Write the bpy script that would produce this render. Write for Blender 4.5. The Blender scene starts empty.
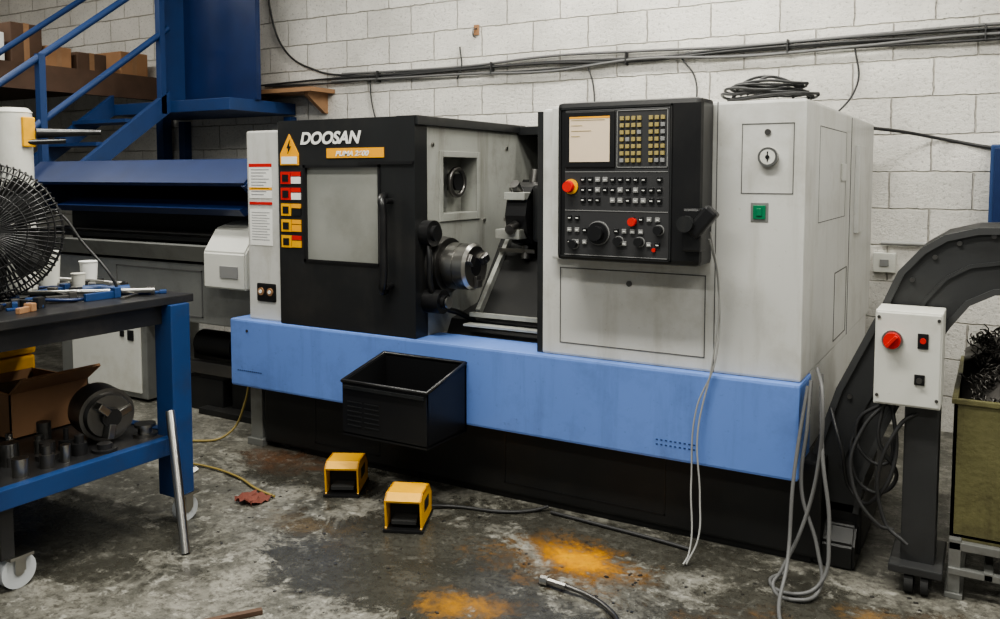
import bpy, bmesh, math, random
from mathutils import Vector, Matrix, Euler
random.seed(7)
scene=bpy.context.scene
# ---------------------------------------------------------------- materials
def mat(name,col,rough=0.5,metal=0.0,var=0.0,vscale=6.0,dirt=0.0,dcol=(0.03,0.028,0.025),bump=0.0,bscale=40,spec=0.5,emit=None,es=1.0,streak=0.0,specks=0.0):
    m=bpy.data.materials.new(name); m.use_nodes=True
    nt=m.node_tree; N=nt.nodes; L=nt.links
    b=N['Principled BSDF']
    b.inputs['Roughness'].default_value=rough; b.inputs['Metallic'].default_value=metal
    b.inputs['Specular IOR Level'].default_value=spec
    tc=N.new('ShaderNodeTexCoord')
    nz=N.new('ShaderNodeTexNoise'); nz.inputs['Scale'].default_value=vscale; nz.inputs['Detail'].default_value=6
    L.new(tc.outputs['Object'],nz.inputs['Vector'])
    mx=N.new('ShaderNodeMix'); mx.data_type='RGBA'
    mx.inputs['A'].default_value=(*[c*(1-var) for c in col],1); mx.inputs['B'].default_value=(*[min(1,c*(1+var)) for c in col],1)
    L.new(nz.outputs['Fac'],mx.inputs['Factor'])
    out=mx.outputs['Result']
    def layer(out,amt,scl,mp,lo,hi):
        n2=N.new('ShaderNodeTexNoise'); n2.inputs['Scale'].default_value=scl; n2.inputs['Detail'].default_value=9; n2.inputs['Roughness'].default_value=0.7
        mpn=N.new('ShaderNodeMapping'); mpn.inputs['Scale'].default_value=mp; L.new(tc.outputs['Object'],mpn.inputs['Vector'])
        L.new(mpn.outputs['Vector'],n2.inputs['Vector'])
        mr=N.new('ShaderNodeMapRange'); mr.inputs['From Min'].default_value=lo; mr.inputs['From Max'].default_value=hi
        mr.inputs['To Min'].default_value=0; mr.inputs['To Max'].default_value=amt
        L.new(n2.outputs['Fac'],mr.inputs['Value'])
        m2=N.new('ShaderNodeMix'); m2.data_type='RGBA'; m2.inputs['B'].default_value=(*dcol,1)
        L.new(mr.outputs['Result'],m2.inputs['Factor']); L.new(out,m2.inputs['A']); return m2.outputs['Result']
    if dirt>0: out=layer(out,dirt,3.1,(1,1,1),0.50,0.78)
    if streak>0: out=layer(out,streak,7.0,(1,1,0.12),0.52,0.75)
    if specks>0: out=layer(out,specks,38.0,(1,1,1),0.62,0.70)
    L.new(out,b.inputs['Base Color'])
    if bump>0:
        n3=N.new('ShaderNodeTexNoise'); n3.inputs['Scale'].default_value=bscale; n3.inputs['Detail'].default_value=5
        L.new(tc.outputs['Object'],n3.inputs['Vector'])
        bp=N.new('ShaderNodeBump'); bp.inputs['Strength'].default_value=bump; bp.inputs['Distance'].default_value=0.01
        L.new(n3.outputs['Fac'],bp.inputs['Height']); L.new(bp.outputs['Normal'],b.inputs['Normal'])
    if emit:
        b.inputs['Emission Color'].default_value=(*emit,1); b.inputs['Emission Strength'].default_value=es
    return m
M={}
M['white']=mat('machine_white',(0.53,0.53,0.51),0.4,var=0.05,vscale=2,dirt=0.5,dcol=(0.24,0.22,0.17),streak=0.45,specks=0.4)
M['inner']=mat('machine_inner_grey',(0.32,0.325,0.30),0.4,var=0.15,dirt=0.7,dcol=(0.10,0.09,0.07),streak=0.6,specks=0.4)
M['blue']=mat('machine_blue',(0.135,0.24,0.585),0.4,var=0.07,vscale=3,dirt=0.5,dcol=(0.075,0.115,0.24),streak=0.45,specks=0.5)
M['dark']=mat('machine_black',(0.017,0.018,0.019),0.36,var=0.2,dirt=0.4,dcol=(0.055,0.05,0.045),streak=0.3)
M['base']=mat('machine_base_black',(0.010,0.010,0.010),0.5,var=0.3,dirt=0.5,dcol=(0.03,0.026,0.02))
M['seam']=mat('seam',(0.10,0.10,0.10),0.7)
M['black']=mat('plastic_black',(0.011,0.011,0.012),0.32,var=0.2,dirt=0.3,dcol=(0.04,0.038,0.035))
M['panel']=mat('panel_face',(0.036,0.036,0.038),0.45,var=0.1)
M['screen']=mat('screen_beige',(0.58,0.48,0.36),0.3,var=0.06,vscale=14,emit=(0.9,0.70,0.50),es=0.14)
M['win']=mat('door_window',(0.25,0.255,0.235),0.14,var=0.35,vscale=2.2,spec=0.9,dirt=0.5,dcol=(0.15,0.145,0.12))
M['steel']=mat('steel',(0.42,0.41,0.39),0.28,metal=1.0,var=0.2,dirt=0.3,dcol=(0.15,0.14,0.12))
M['steeld']=mat('steel_dark',(0.15,0.145,0.14),0.35,metal=0.9,var=0.3,dirt=0.4)
M['galv']=mat('galvanised',(0.28,0.285,0.275),0.4,metal=0.6,var=0.2,dirt=0.6,dcol=(0.08,0.075,0.065))
M['yellow']=mat('yellow_paint',(0.78,0.40,0.012),0.45,var=0.08,dirt=0.45,dcol=(0.2,0.11,0.02))
M['orange']=mat('label_orange',(0.82,0.38,0.02),0.5)
M['red']=mat('red_plastic',(0.55,0.02,0.015),0.35)
M['green']=mat('green_plastic',(0.01,0.16,0.07),0.35)
M['txt']=mat('label_white',(0.75,0.75,0.72),0.5)
M['txtg']=mat('label_grey',(0.25,0.25,0.27),0.5)
M['btn']=mat('button_grey',(0.22,0.22,0.22),0.5)
M['btny']=mat('button_yellow',(0.30,0.24,0.09),0.5)
M['benchblue']=mat('bench_blue',(0.012,0.045,0.145),0.45,var=0.25,dirt=0.7,dcol=(0.02,0.025,0.04),specks=0.5)
M['stairblue']=mat('stair_blue',(0.010,0.037,0.125),0.5,var=0.2,dirt=0.4,dcol=(0.01,0.02,0.05))
M['navy']=mat('hood_navy',(0.006,0.020,0.080),0.4,var=0.3)
M['bench']=mat('bench_top',(0.020,0.020,0.021),0.35,var=0.4,dirt=0.5,dcol=(0.08,0.07,0.06))
M['wood']=mat('wood',(0.28,0.16,0.085),0.6,var=0.25,vscale=12)
M['woodd']=mat('wood_dark',(0.085,0.048,0.03),0.7,var=0.3,vscale=9)
M['card']=mat('cardboard',(0.30,0.165,0.085),0.8,var=0.15,dirt=0.4,dcol=(0.13,0.07,0.035))
M['conv']=mat('conveyor_grey',(0.033,0.034,0.035),0.45,var=0.25,dirt=0.6,dcol=(0.014,0.012,0.010),specks=0.4)
M['convl']=mat('conveyor_rib',(0.050,0.051,0.052),0.45,var=0.15,dirt=0.4)
M['bin']=mat('bin_olive',(0.125,0.118,0.052),0.55,var=0.3,dirt=0.9,dcol=(0.035,0.026,0.013),bump=0.3,streak=0.7,specks=0.6)
M['swarf']=mat('swarf',(0.08,0.075,0.07),0.4,metal=0.8,var=0.4)
M['cab']=mat('cabinet_white',(0.58,0.58,0.54),0.45,var=0.04,dirt=0.5,dcol=(0.30,0.27,0.20),specks=0.3)
M['cable']=mat('cable_grey',(0.12,0.12,0.12),0.5)
M['cabled']=mat('cable_dark',(0.028,0.028,0.029),0.5)
M['cablel']=mat('cable_light',(0.30,0.30,0.29),0.5)
M['wheel']=mat('caster_white',(0.50,0.52,0.54),0.4,var=0.06,dirt=0.6)
M['paper']=mat('paper_white',(0.68,0.68,0.66),0.7,var=0.05)
M['rubber']=mat('rubber',(0.02,0.02,0.02),0.7)
M['hosey']=mat('hose_yellow',(0.24,0.18,0.05),0.5,var=0.2)
M['redrag']=mat('red_rag',(0.16,0.05,0.035),0.9,var=0.3)
M['lamp']=mat('tube_lamp',(0.9,0.9,0.9),0.5,emit=(1,0.97,0.9),es=4)
# ---------------------------------------------------------------- helpers
def link(o):
    scene.collection.objects.link(o); return o
def group(name,loc):
    e=bpy.data.objects.new(name,None); e.empty_display_size=0.1; e.location=loc; link(e); return e
def par(o,parent):
    if parent:
        o.parent=parent; o.matrix_parent_inverse=Matrix.Translation(-Vector(parent.location))
    return o
def fin(bm,name,m,parent=None,smooth=False):
    me=bpy.data.meshes.new(name); bmesh.ops.recalc_face_normals(bm,faces=bm.faces)
    bm.to_mesh(me); bm.free()
    me.materials.append(M[m] if isinstance(m,str) else m)
    if smooth:
        for p in me.polygons: p.use_smooth=True
    o=bpy.data.objects.new(name,me); link(o)
    par(o,parent)
    if smooth:
        try: me.set_sharp_from_angle(angle=math.radians(40))
        except Exception: pass
    return o
def addbox(bm,lo,hi,bev=0.0,mtx=None):
    r=bmesh.ops.create_cube(bm,size=1.0)
    vs=r['verts']
    c=[(lo[i]+hi[i])/2 for i in range(3)]; s=[hi[i]-lo[i] for i in range(3)]
    for v in vs:
        v.co=Vector((c[0]+v.co.x*s[0],c[1]+v.co.y*s[1],c[2]+v.co.z*s[2]))
    if bev>0:
        es=list({e for v in vs for e in v.link_edges})
        rr=bmesh.ops.bevel(bm,geom=es,offset=bev,segments=2,affect='EDGES',profile=0.6)
        vs=list({v for f in rr['faces'] for v in f.verts}|{v for v in vs if v.is_valid})
    if mtx is not None:
        for v in vs: v.co=mtx@v.co
    return vs
def box(name,lo,hi,m,parent=None,bev=0.0,mtx=None):
    bm=bmesh.new(); addbox(bm,lo,hi,bev,mtx); return fin(bm,name,m,parent)
def boxes(name,lst,m,parent=None,bev=0.0,mtx=None):
    bm=bmesh.new()
    for lo,hi in lst: addbox(bm,lo,hi,bev,mtx)
    return fin(bm,name,m,parent)
def addcyl(bm,p0,p1,r0,r1=None,seg=24,caps=True):
    if r1 is None: r1=r0
    p0=Vector(p0);p1=Vector(p1); d=p1-p0
    q=Vector((0,0,1)).rotation_difference(d.normalized()).to_matrix().to_4x4()
    mm=Matrix.Translation((p0+p1)/2)@q
    bmesh.ops.create_cone(bm,cap_ends=caps,cap_tris=False,segments=seg,radius1=r0,radius2=r1,depth=d.length,matrix=mm)
def cyl(name,p0,p1,r,m,parent=None,r1=None,seg=24):
    bm=bmesh.new(); addcyl(bm,p0,p1,r,r1,seg); return fin(bm,name,m,parent,True)
def cyls(name,lst,m,parent=None,seg=16):
    bm=bmesh.new()
    for c in lst: addcyl(bm,c[0],c[1],c[2],c[3] if len(c)>3 else None,seg)
    return fin(bm,name,m,parent,True)
def prism(name,pts,axis,a0,a1,m,parent=None,mtx=None,bev=0):
    bm=bmesh.new()
    def mk(p,a):
        if axis=='x': return Vector((a,p[0],p[1]))
        if axis=='y': return Vector((p[0],a,p[1]))
        return Vector((p[0],p[1],a))
    A=[bm.verts.new(mk(p,a0)) for p in pts]; B=[bm.verts.new(mk(p,a1)) for p in pts]
    bm.faces.new(A); bm.faces.new(B[::-1]); n=len(pts)
    for i in range(n): bm.faces.new((A[i],B[i],B[(i+1)%n],A[(i+1)%n]))
    if bev>0: bmesh.ops.bevel(bm,geom=list(bm.edges),offset=bev,segments=2,affect='EDGES')
    if mtx is not None:
        for v in bm.verts: v.co=mtx@v.co
    return fin(bm,name,m,parent)
def tube(name,pts,r,m,parent=None,closed=False,splines=None,res=10):
    cu=bpy.data.curves.new(name,'CURVE'); cu.dimensions='3D'; cu.bevel_depth=r; cu.bevel_resolution=2; cu.resolution_u=res; cu.use_fill_caps=True
    for P in (splines or [pts]):
        s=cu.splines.new('BEZIER'); s.bezier_points.add(len(P)-1)
        for i,p in enumerate(P):
            bp=s.bezier_points[i]; bp.co=p; bp.handle_left_type='AUTO'; bp.handle_right_type='AUTO'
        s.use_cyclic_u=closed
    o=bpy.data.objects.new(name+'_c',cu); link(o)
    bpy.context.view_layer.update()
    me=bpy.data.meshes.new_from_object(o.evaluated_get(bpy.context.evaluated_depsgraph_get()))
    bpy.data.objects.remove(o); bpy.data.curves.remove(cu)
    me.materials.clear(); me.materials.append(M[m])
    for p in me.polygons: p.use_smooth=True
    ob=bpy.data.objects.new(name,me); link(ob)
    return par(ob,parent)
def text(name,s,loc,size,m,parent,bold=0.0,shear=0.0,rot=(math.pi/2,0,0),sx=1.0):
    cu=bpy.data.curves.new(name,'FONT'); cu.body=s; cu.size=size; cu.extrude=0.001; cu.offset=bold; cu.shear=shear
    o=bpy.data.objects.new(name+'_c',cu); link(o); bpy.context.view_layer.update()
    me=bpy.data.meshes.new_from_object(o.evaluated_get(bpy.context.evaluated_depsgraph_get()))
    bpy.data.objects.remove(o)
    me.transform(Matrix.Translation(loc)@Euler(rot).to_matrix().to_4x4()@Matrix.Diagonal((sx,1,1,1)))
    me.materials.clear(); me.materials.append(M[m])
    ob=bpy.data.objects.new(name,me); link(ob)
    return par(ob,parent)
def frame_rect(x0,x1,z0,z1,y,w=0.004,d=0.002):
    return [((x0,y-d,z0),(x1,y+0.001,z0+w)),((x0,y-d,z1-w),(x1,y+0.001,z1)),((x0,y-d,z0),(x0+w,y+0.001,z1)),((x1-w,y-d,z0),(x1,y+0.001,z1))]
def frame_rect_x(y0,y1,z0,z1,x,w=0.004,d=0.002):
    return [((x-0.001,y0,z0),(x+d,y1,z0+w)),((x-0.001,y0,z1-w),(x+d,y1,z1)),((x-0.001,y0,z0),(x+d,y0+w,z1)),((x-0.001,y1-w,z0),(x+d,y1,z1))]

# ---------------------------------------------------------------- room materials
def wall_material():
    m=bpy.data.materials.new('painted_block'); m.use_nodes=True; nt=m.node_tree;N=nt.nodes;L=nt.links;b=N['Principled BSDF']
    tc=N.new('ShaderNodeTexCoord'); sp=N.new('ShaderNodeSeparateXYZ'); cb=N.new('ShaderNodeCombineXYZ'); L.new(tc.outputs['Object'],sp.inputs[0])
    ad=N.new('ShaderNodeMath'); ad.operation='ADD'; L.new(sp.outputs['X'],ad.inputs[0]); L.new(sp.outputs['Y'],ad.inputs[1])
    L.new(ad.outputs[0],cb.inputs['X']); L.new(sp.outputs['Z'],cb.inputs['Y'])
    nw=N.new('ShaderNodeTexNoise'); nw.inputs['Scale'].default_value=14; L.new(cb.outputs[0],nw.inputs['Vector'])
    vm=N.new('ShaderNodeVectorMath'); vm.operation='MULTIPLY_ADD'; vm.inputs[1].default_value=(0.02,0.02,0); L.new(nw.outputs['Color'],vm.inputs[0]); L.new(cb.outputs[0],vm.inputs[2])
    br=N.new('ShaderNodeTexBrick'); br.inputs['Scale'].default_value=1; br.inputs['Brick Width'].default_value=0.45; br.inputs['Row Height'].default_value=0.225
    br.inputs['Mortar Size'].default_value=0.006; br.inputs['Mortar Smooth'].default_value=0.8
    br.inputs['Color1'].default_value=(0.82,0.795,0.745,1); br.inputs['Color2'].default_value=(0.72,0.70,0.655,1); br.inputs['Mortar'].default_value=(0.55,0.52,0.47,1)
    L.new(vm.outputs[0],br.inputs['Vector'])
    nz=N.new('ShaderNodeTexNoise'); nz.inputs['Scale'].default_value=42; nz.inputs['Detail'].default_value=8; nz.inputs['Roughness'].default_value=0.78; L.new(cb.outputs[0],nz.inputs['Vector'])
    mr=N.new('ShaderNodeMapRange'); mr.inputs['From Min'].default_value=0.30; mr.inputs['From Max'].default_value=0.46; mr.inputs['To Min'].default_value=0.35; mr.inputs['To Max'].default_value=1.0; L.new(nz.outputs['Fac'],mr.inputs['Value'])
    mx=N.new('ShaderNodeMix'); mx.data_type='RGBA'; mx.blend_type='MULTIPLY'; mx.inputs['Factor'].default_value=1; L.new(br.outputs['Color'],mx.inputs['A']); L.new(mr.outputs['Result'],mx.inputs['B'])
    n4=N.new('ShaderNodeTexNoise'); n4.inputs['Scale'].default_value=1.4; n4.inputs['Detail'].default_value=8; n4.inputs['Roughness'].default_value=0.65; L.new(cb.outputs[0],n4.inputs['Vector'])
    m4=N.new('ShaderNodeMapRange'); m4.inputs['From Min'].default_value=0.40; m4.inputs['From Max'].default_value=0.70; m4.inputs['To Min'].default_value=1.0; m4.inputs['To Max'].default_value=0.72; L.new(n4.outputs['Fac'],m4.inputs['Value'])
    mx2=N.new('ShaderNodeMix'); mx2.data_type='RGBA'; mx2.blend_type='MULTIPLY'; mx2.inputs['Factor'].default_value=1; L.new(mx.outputs['Result'],mx2.inputs['A']); L.new(m4.outputs['Result'],mx2.inputs['B'])
    L.new(mx2.outputs['Result'],b.inputs['Base Color']); b.inputs['Roughness'].default_value=0.55
    ma=N.new('ShaderNodeMath'); ma.operation='MULTIPLY_ADD'; ma.inputs[1].default_value=-1.3; L.new(br.outputs['Fac'],ma.inputs[0]); L.new(nz.outputs['Fac'],ma.inputs[2])
    bp=N.new('ShaderNodeBump'); bp.inputs['Strength'].default_value=1.0; bp.inputs['Distance'].default_value=0.014; L.new(ma.outputs[0],bp.inputs['Height']); L.new(bp.outputs['Normal'],b.inputs['Normal'])
    return m
def floor_material():
    m=bpy.data.materials.new('stained_concrete'); m.use_nodes=True; nt=m.node_tree;N=nt.nodes;L=nt.links;b=N['Principled BSDF']
    tc=N.new('ShaderNodeTexCoord'); P=tc.outputs['Object']
    def noise(s,d=8,r=0.6,dist=0.0,off=None):
        n=N.new('ShaderNodeTexNoise'); n.inputs['Scale'].default_value=s; n.inputs['Detail'].default_value=d; n.inputs['Roughness'].default_value=r; n.inputs['Distortion'].default_value=dist
        if off is None: L.new(P,n.inputs['Vector'])
        else:
            q=N.new('ShaderNodeVectorMath'); q.operation='ADD'; q.inputs[1].default_value=off; L.new(P,q.inputs[0]); L.new(q.outputs[0],n.inputs['Vector'])
        return n.outputs['Fac']
    def mrange(v,a,bb,c,d):
        r=N.new('ShaderNodeMapRange'); r.interpolation_type='SMOOTHSTEP'; L.new(v,r.inputs['Value']); r.inputs['From Min'].default_value=a; r.inputs['From Max'].default_value=bb; r.inputs['To Min'].default_value=c; r.inputs['To Max'].default_value=d; return r.outputs['Result']
    def mix(f,A,B,bt='MIX'):
        x=N.new('ShaderNodeMix'); x.data_type='RGBA'; x.blend_type=bt
        if isinstance(f,float): x.inputs['Factor'].default_value=f
        else: L.new(f,x.inputs['Factor'])
        for k,v in (('A',A),('B',B)):
            if isinstance(v,tuple): x.inputs[k].default_value=(*v,1)
            else: L.new(v,x.inputs[k])
        return x.outputs['Result']
    def math_(op,a,c):
        x=N.new('ShaderNodeMath'); x.operation=op
        for i,v in enumerate((a,c)):
            if isinstance(v,(int,float)): x.inputs[i].default_value=v
            else: L.new(v,x.inputs[i])
        return x.outputs[0]
    n1=noise(1.0,10,0.65,0.6); n2=noise(6,12,0.8,0.3); n3=noise(30,8,0.85); n5=noise(3.2,10,0.72,0.8,(7,3,0)); n6=noise(13,10,0.78,0.2,(2,9,0))
    c=mix(mrange(n1,0.38,0.62,0,1),(0.085,0.083,0.070),(0.18,0.173,0.148))
    c=mix(mrange(n5,0.50,0.57,0,0.55),c,(0.27,0.26,0.225))
    c=mix(mrange(n2,0.49,0.55,0,0.6),c,(0.075,0.073,0.062))
    c=mix(mrange(n6,0.55,0.60,0,0.6),c,(0.37,0.36,0.32))
    c=mix(mrange(n3,0.48,0.58,0,0.65),c,(0.037,0.035,0.030))
    def blob(x,y,r,soft,sx=1.0,na=0.5):
        s=N.new('ShaderNodeVectorMath'); s.operation='SUBTRACT'; L.new(P,s.inputs[0]); s.inputs[1].default_value=(x,y,0)
        k=N.new('ShaderNodeVectorMath'); k.operation='MULTIPLY'; L.new(s.outputs[0],k.inputs[0]); k.inputs[1].default_value=(1/sx,1,0)
        l=N.new('ShaderNodeVectorMath'); l.operation='LENGTH'; L.new(k.outputs[0],l.inputs[0])
        nn=math_('MULTIPLY',math_('SUBTRACT',n6,0.5),na*0.8)
        nn=math_('ADD',nn,math_('MULTIPLY',math_('SUBTRACT',n5,0.5),na))
        return mrange(math_('ADD',l.outputs['Value'],nn),r,r+soft,1,0)
    wet=None
    for a in [(-2.0,2.70,0.36,0.16,1.5,0.9),(-0.35,2.9,0.30,0.22,1.6,0.9),(-3.0,3.3,0.14,0.2,2.2,0.7),(-1.3,3.3,0.10,0.12,6.0,0.5),(-1.2,2.35,0.26,0.16,2.0,0.9),(-3.4,2.2,0.2,0.2,2.0,0.8)]:
        bl=blob(*a); wet=bl if wet is None else math_('MAXIMUM',wet,bl)
    c=mix(math_('MULTIPLY',wet,0.75),c,(0.024,0.023,0.018))
    n7=mrange(n2,0.40,0.60,1.0,0.35)
    for (x,y,r,s,sx,na,col,k,tex) in [(-1.46,3.02,0.04,0.22,1.5,0.8,(0.20,0.095,0.018),0.9,1),(-1.42,3.06,0.00,0.13,1.5,0.4,(0.50,0.215,0.012),1.0,0),(-1.42,3.06,-0.04,0.09,1.6,0.4,(0.68,0.35,0.02),0.9,1),(-1.60,2.52,0.0,0.15,1.4,0.5,(0.34,0.16,0.018),0.85,1),(-0.62,2.85,0.0,0.2,1.6,0.6,(0.16,0.085,0.03),0.7,1),(-0.05,3.05,0.04,0.25,1.2,0.6,(0.18,0.10,0.05),0.7,1),(-3.3,3.35,0.0,0.22,1.8,0.5,(0.15,0.065,0.03),0.6,1),(-0.33,3.15,0.0,0.13,1,0.4,(0.28,0.15,0.04),0.75,1),(-2.6,2.75,0.0,0.14,2,0.5,(0.18,0.12,0.05),0.4,1)]:
        f=blob(x,y,r,s,sx,na)
        if tex: f=math_('MULTIPLY',f,n7)
        c=mix(math_('MULTIPLY',f,k),c,col)
    c=mix(mrange(n3,0.52,0.62,0,0.35),c,(0.04,0.03,0.02))
    L.new(c,b.inputs['Base Color'])
    ro=math_('SUBTRACT',mrange(n2,0.3,0.7,0.28,0.55),math_('MULTIPLY',wet,0.18))
    L.new(ro,b.inputs['Roughness'])
    bp=N.new('ShaderNodeBump'); bp.inputs['Strength'].default_value=0.4; bp.inputs['Distance'].default_value=0.006
    L.new(n2,bp.inputs['Height']); L.new(bp.outputs['Normal'],b.inputs['Normal'])
    return m
WM=wall_material(); FM=floor_material()
WY=5.75
box('floor',(-11,-3,-0.1),(5,WY+0.2,0.0),FM)
box('wall_back',(-11,WY,0),(5,WY+0.2,4.8),WM)
box('wall_left',(-11.2,-3,0),(-11,WY+0.2,4.8),WM)
box('wall_right',(5,-3,0),(5.2,WY+0.2,4.8),WM)
M['ceil']=mat('ceiling_paint',(0.4,0.4,0.38),0.8,var=0.05)
box('ceiling',(-11.2,-3,4.8),(5.2,WY+0.2,4.9),'ceil')

# ---------------------------------------------------------------- CNC lathe
G=group('cnc_lathe',(-2.2,4.2,0))
FY=3.42
box('base_plinth',(-3.58,3.48,0.03),(-0.56,5.2,0.42),'base',G,0.012)
box('base_skirt',(-3.3,3.50,0.0),(-0.60,5.1,0.06),'base',G)
prism('base_side_tray',[(3.5,0.0),(4.9,0.0),(4.9,0.16),(3.56,0.16),(3.5,0.10)],'x',-0.6,-0.44,'base',G,bev=0.01)
boxes('base_cover_plates',frame_rect(-3.2,-2.75,0.08,0.34,3.48,0.006)+frame_rect(-2.0,-1.2,0.08,0.34,3.48,0.006),'black',G)
boxes('levelling_feet',[((-3.70,3.46,0.0),(-3.58,3.62,0.04)),((-3.69,3.48,0.04),(-3.60,3.58,0.37))],'galv',G,0.004)
box('apron_blue',(-3.735,3.38,0.36),(-0.635,3.62,0.742),'blue',G,0.012)
box('apron_left_side',(-3.72,3.62,0.38),(-3.58,5.1,0.74),'white',G,0.005)
boxes('apron_text_marks',[((-3.68+i*0.016,3.3785,0.45),(-3.67+i*0.016,3.381,0.455)) for i in range(12)]+[((-1.21+i*0.02,3.3785,0.44-0.02*r),(-1.201+i*0.02,3.381,0.445-0.02*r)) for i in range(9) for r in range(2)],'stairblue',G)
cyls('apron_screws',[((-3.6,3.381,0.68),(-3.6,3.376,0.68),0.008)],'steeld',G)
# left column
box('left_column',(-3.62,FY,0.74),(-3.365,5.1,1.79),'white',G,0.012)
boxes('column_stickers',[((-3.60,FY-0.002,1.42),(-3.43,FY+0.001,1.60)),((-3.60,FY-0.002,1.16),(-3.43,FY+0.001,1.36))],'txt',G)
lines=[((-3.585,FY-0.003,1.575-i*0.017),(-3.45-0.02*(i%3),FY,1.579-i*0.017)) for i in range(9)]+[((-3.585,FY-0.003,1.34-i*0.015),(-3.45-0.02*(i%2),FY,1.343-i*0.015)) for i in range(11)]
boxes('column_sticker_lines',lines,'txtg',G)
boxes('column_sticker_bands',[((-3.60,FY-0.003,1.592),(-3.43,FY,1.61)),((-3.60,FY-0.003,1.385),(-3.43,FY,1.40))],'red',G)
boxes('column_sticker_band_yellow',[((-3.60,FY-0.003,1.465),(-3.43,FY-0.0005,1.48))],'orange',G)
box('oil_sight_plate',(-3.55,FY-0.01,0.85),(-3.41,FY+0.001,0.95),'black',G,0.008)
cyls('oil_sight_eyes',[((x,FY-0.01,0.905),(x,FY-0.016,0.905),0.022) for x in (-3.515,-3.447)],'wood',G)
cyls('oil_sight_pupils',[((x,FY-0.016,0.905),(x,FY-0.02,0.905),0.010) for x in (-3.515,-3.447)],'txt',G)
# left housing
box('headstock_housing',(-3.365,3.50,0.74),(-2.56,5.1,1.80),'inner',G,0.006)
y0,y1,z0,z1=3.64,3.97,1.35,1.64
boxes('spindle_wall',[((-2.56,3.46,0.74),(-2.46,y0,1.80)),((-2.56,y1,0.74),(-2.46,4.75,1.80)),((-2.56,y0,0.74),(-2.46,y1,z0)),((-2.56,y0,z1),(-2.46,y1,1.80))],'inner',G)
boxes('recess_flange',[((-2.465,y0-0.03,z0-0.04),(-2.452,y0,z1+0.03)),((-2.465,y1,z0-0.04),(-2.452,y1+0.03,z1+0.03)),((-2.465,y0,z1),(-2.452,y1,z1+0.03)),((-2.465,y0,z0-0.04),(-2.452,y1,z0))],'inner',G,0.002)
tube('recess_ring',[(-2.50,3.84+0.07*math.cos(a),1.51+0.07*math.sin(a)) for a in [i*math.pi/4 for i in range(8)]],0.014,'steeld',G,closed=True)
box('recess_cover',(-2.553,3.66,1.37),(-2.535,3.80,1.62),'galv',G,0.004)
cyl('recess_lamp',(-2.555,3.84,1.51),(-2.49,3.84,1.51),0.045,'black',G)
cyls('wall_bolts',[((-2.462,y,z),(-2.452,y,z),0.010) for y,z in [(3.55,1.7),(4.3,1.7),(4.05,1.3),(4.1,0.95),(4.3,1.25),(3.52,1.3)]],'steel',G)
# sliding door
box('door_top',(-3.355,3.395,1.59),(-2.455,3.50,1.835),'dark',G); box('door_bottom',(-3.355,3.395,0.745),(-2.455,3.50,1.10),'dark',G)
box('door_left',(-3.355,3.395,1.10),(-3.165,3.50,1.59),'dark',G); box('door_right',(-2.675,3.395,1.10),(-2.455,3.50,1.59),'dark',G)
box('door_window',(-3.17,3.41,1.095),(-2.67,3.43,1.595),'win',G)
boxes('door_window_gasket',frame_rect(-3.175,-2.665,1.09,1.60,3.395,0.014,0.006),'black',G)
box('door_crease_trim',(-2.80,3.385,1.60),(-2.46,3.396,1.615),'black',G)
cyls('door_handle_posts',[((-2.60,3.40,1.42),(-2.58,3.32,1.42),0.014),((-2.60,3.40,1.0),(-2.58,3.32,1.0),0.014)],'black',G)
tube('door_handle',[(-2.63,3.38,1.445),(-2.60,3.32,1.43),(-2.585,3.31,1.35),(-2.585,3.31,1.2),(-2.585,3.31,1.06),(-2.60,3.32,0.985),(-2.63,3.38,0.97)],0.020,'black',G)
boxes('housing_top_trim',[((-2.57,3.40,1.79),(-2.44,4.5,1.838)),((-3.36,3.5,1.80),(-2.57,4.5,1.832))],'dark',G,0.005)
text('maker_lettering','DOOSAN',(-3.195,3.392,1.71),0.086,'txt',G,bold=0.003,shear=0.25,sx=1.08)
box('model_label',(-3.01,3.390,1.635),(-2.64,3.396,1.685),'orange',G)
text('model_label_lettering','PUMA 2600',(-2.95,3.389,1.645),0.036,'txt',G,bold=0.001,shear=0.25,sx=1.2)
prism('warning_triangle',[(-3.335,1.60),(-3.205,1.60),(-3.205,1.66),(-3.27,1.765),(-3.335,1.66)],'y',3.389,3.396,'orange',G)
prism('warning_triangle_inner',[(-3.325,1.607),(-3.215,1.607),(-3.215,1.645),(-3.325,1.645)],'y',3.387,3.39,'txt',G)
prism('bolt_mark',[(-3.28,1.66),(-3.255,1.70),(-3.268,1.70),(-3.262,1.735),(-3.285,1.69),(-3.272,1.69)],'y',3.386,3.39,'black',G)
st=[];sy=[];sr=[];sb=[]
for i,z in enumerate([1.53,1.445,1.36,1.275,1.19]):
    sr.append(((-3.335,3.389,z-0.03),(-3.265,3.396,z+0.035))); sy.append(((-3.26,3.389,z+0.012),(-3.195,3.396,z+0.035))); st.append(((-3.26,3.389,z-0.028),(-3.195,3.396,z+0.008)))
    sb.append(((-3.322,3.387,z-0.018),(-3.28,3.39,z+0.02)))
boxes('stickers_red',[sr[0],sr[1],sy[0],sy[1],sy[4]],'red',G); boxes('stickers_white',[st[0],st[1]],'txt',G)
boxes('stickers_yellow',[sr[2],sr[3],sr[4],st[4]],'yellow',G); boxes('stickers_orange',[st[3],sy[2],sy[3]],'orange',G); boxes('sticker_pictograms',sb+[st[2]],'black',G)
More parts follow.
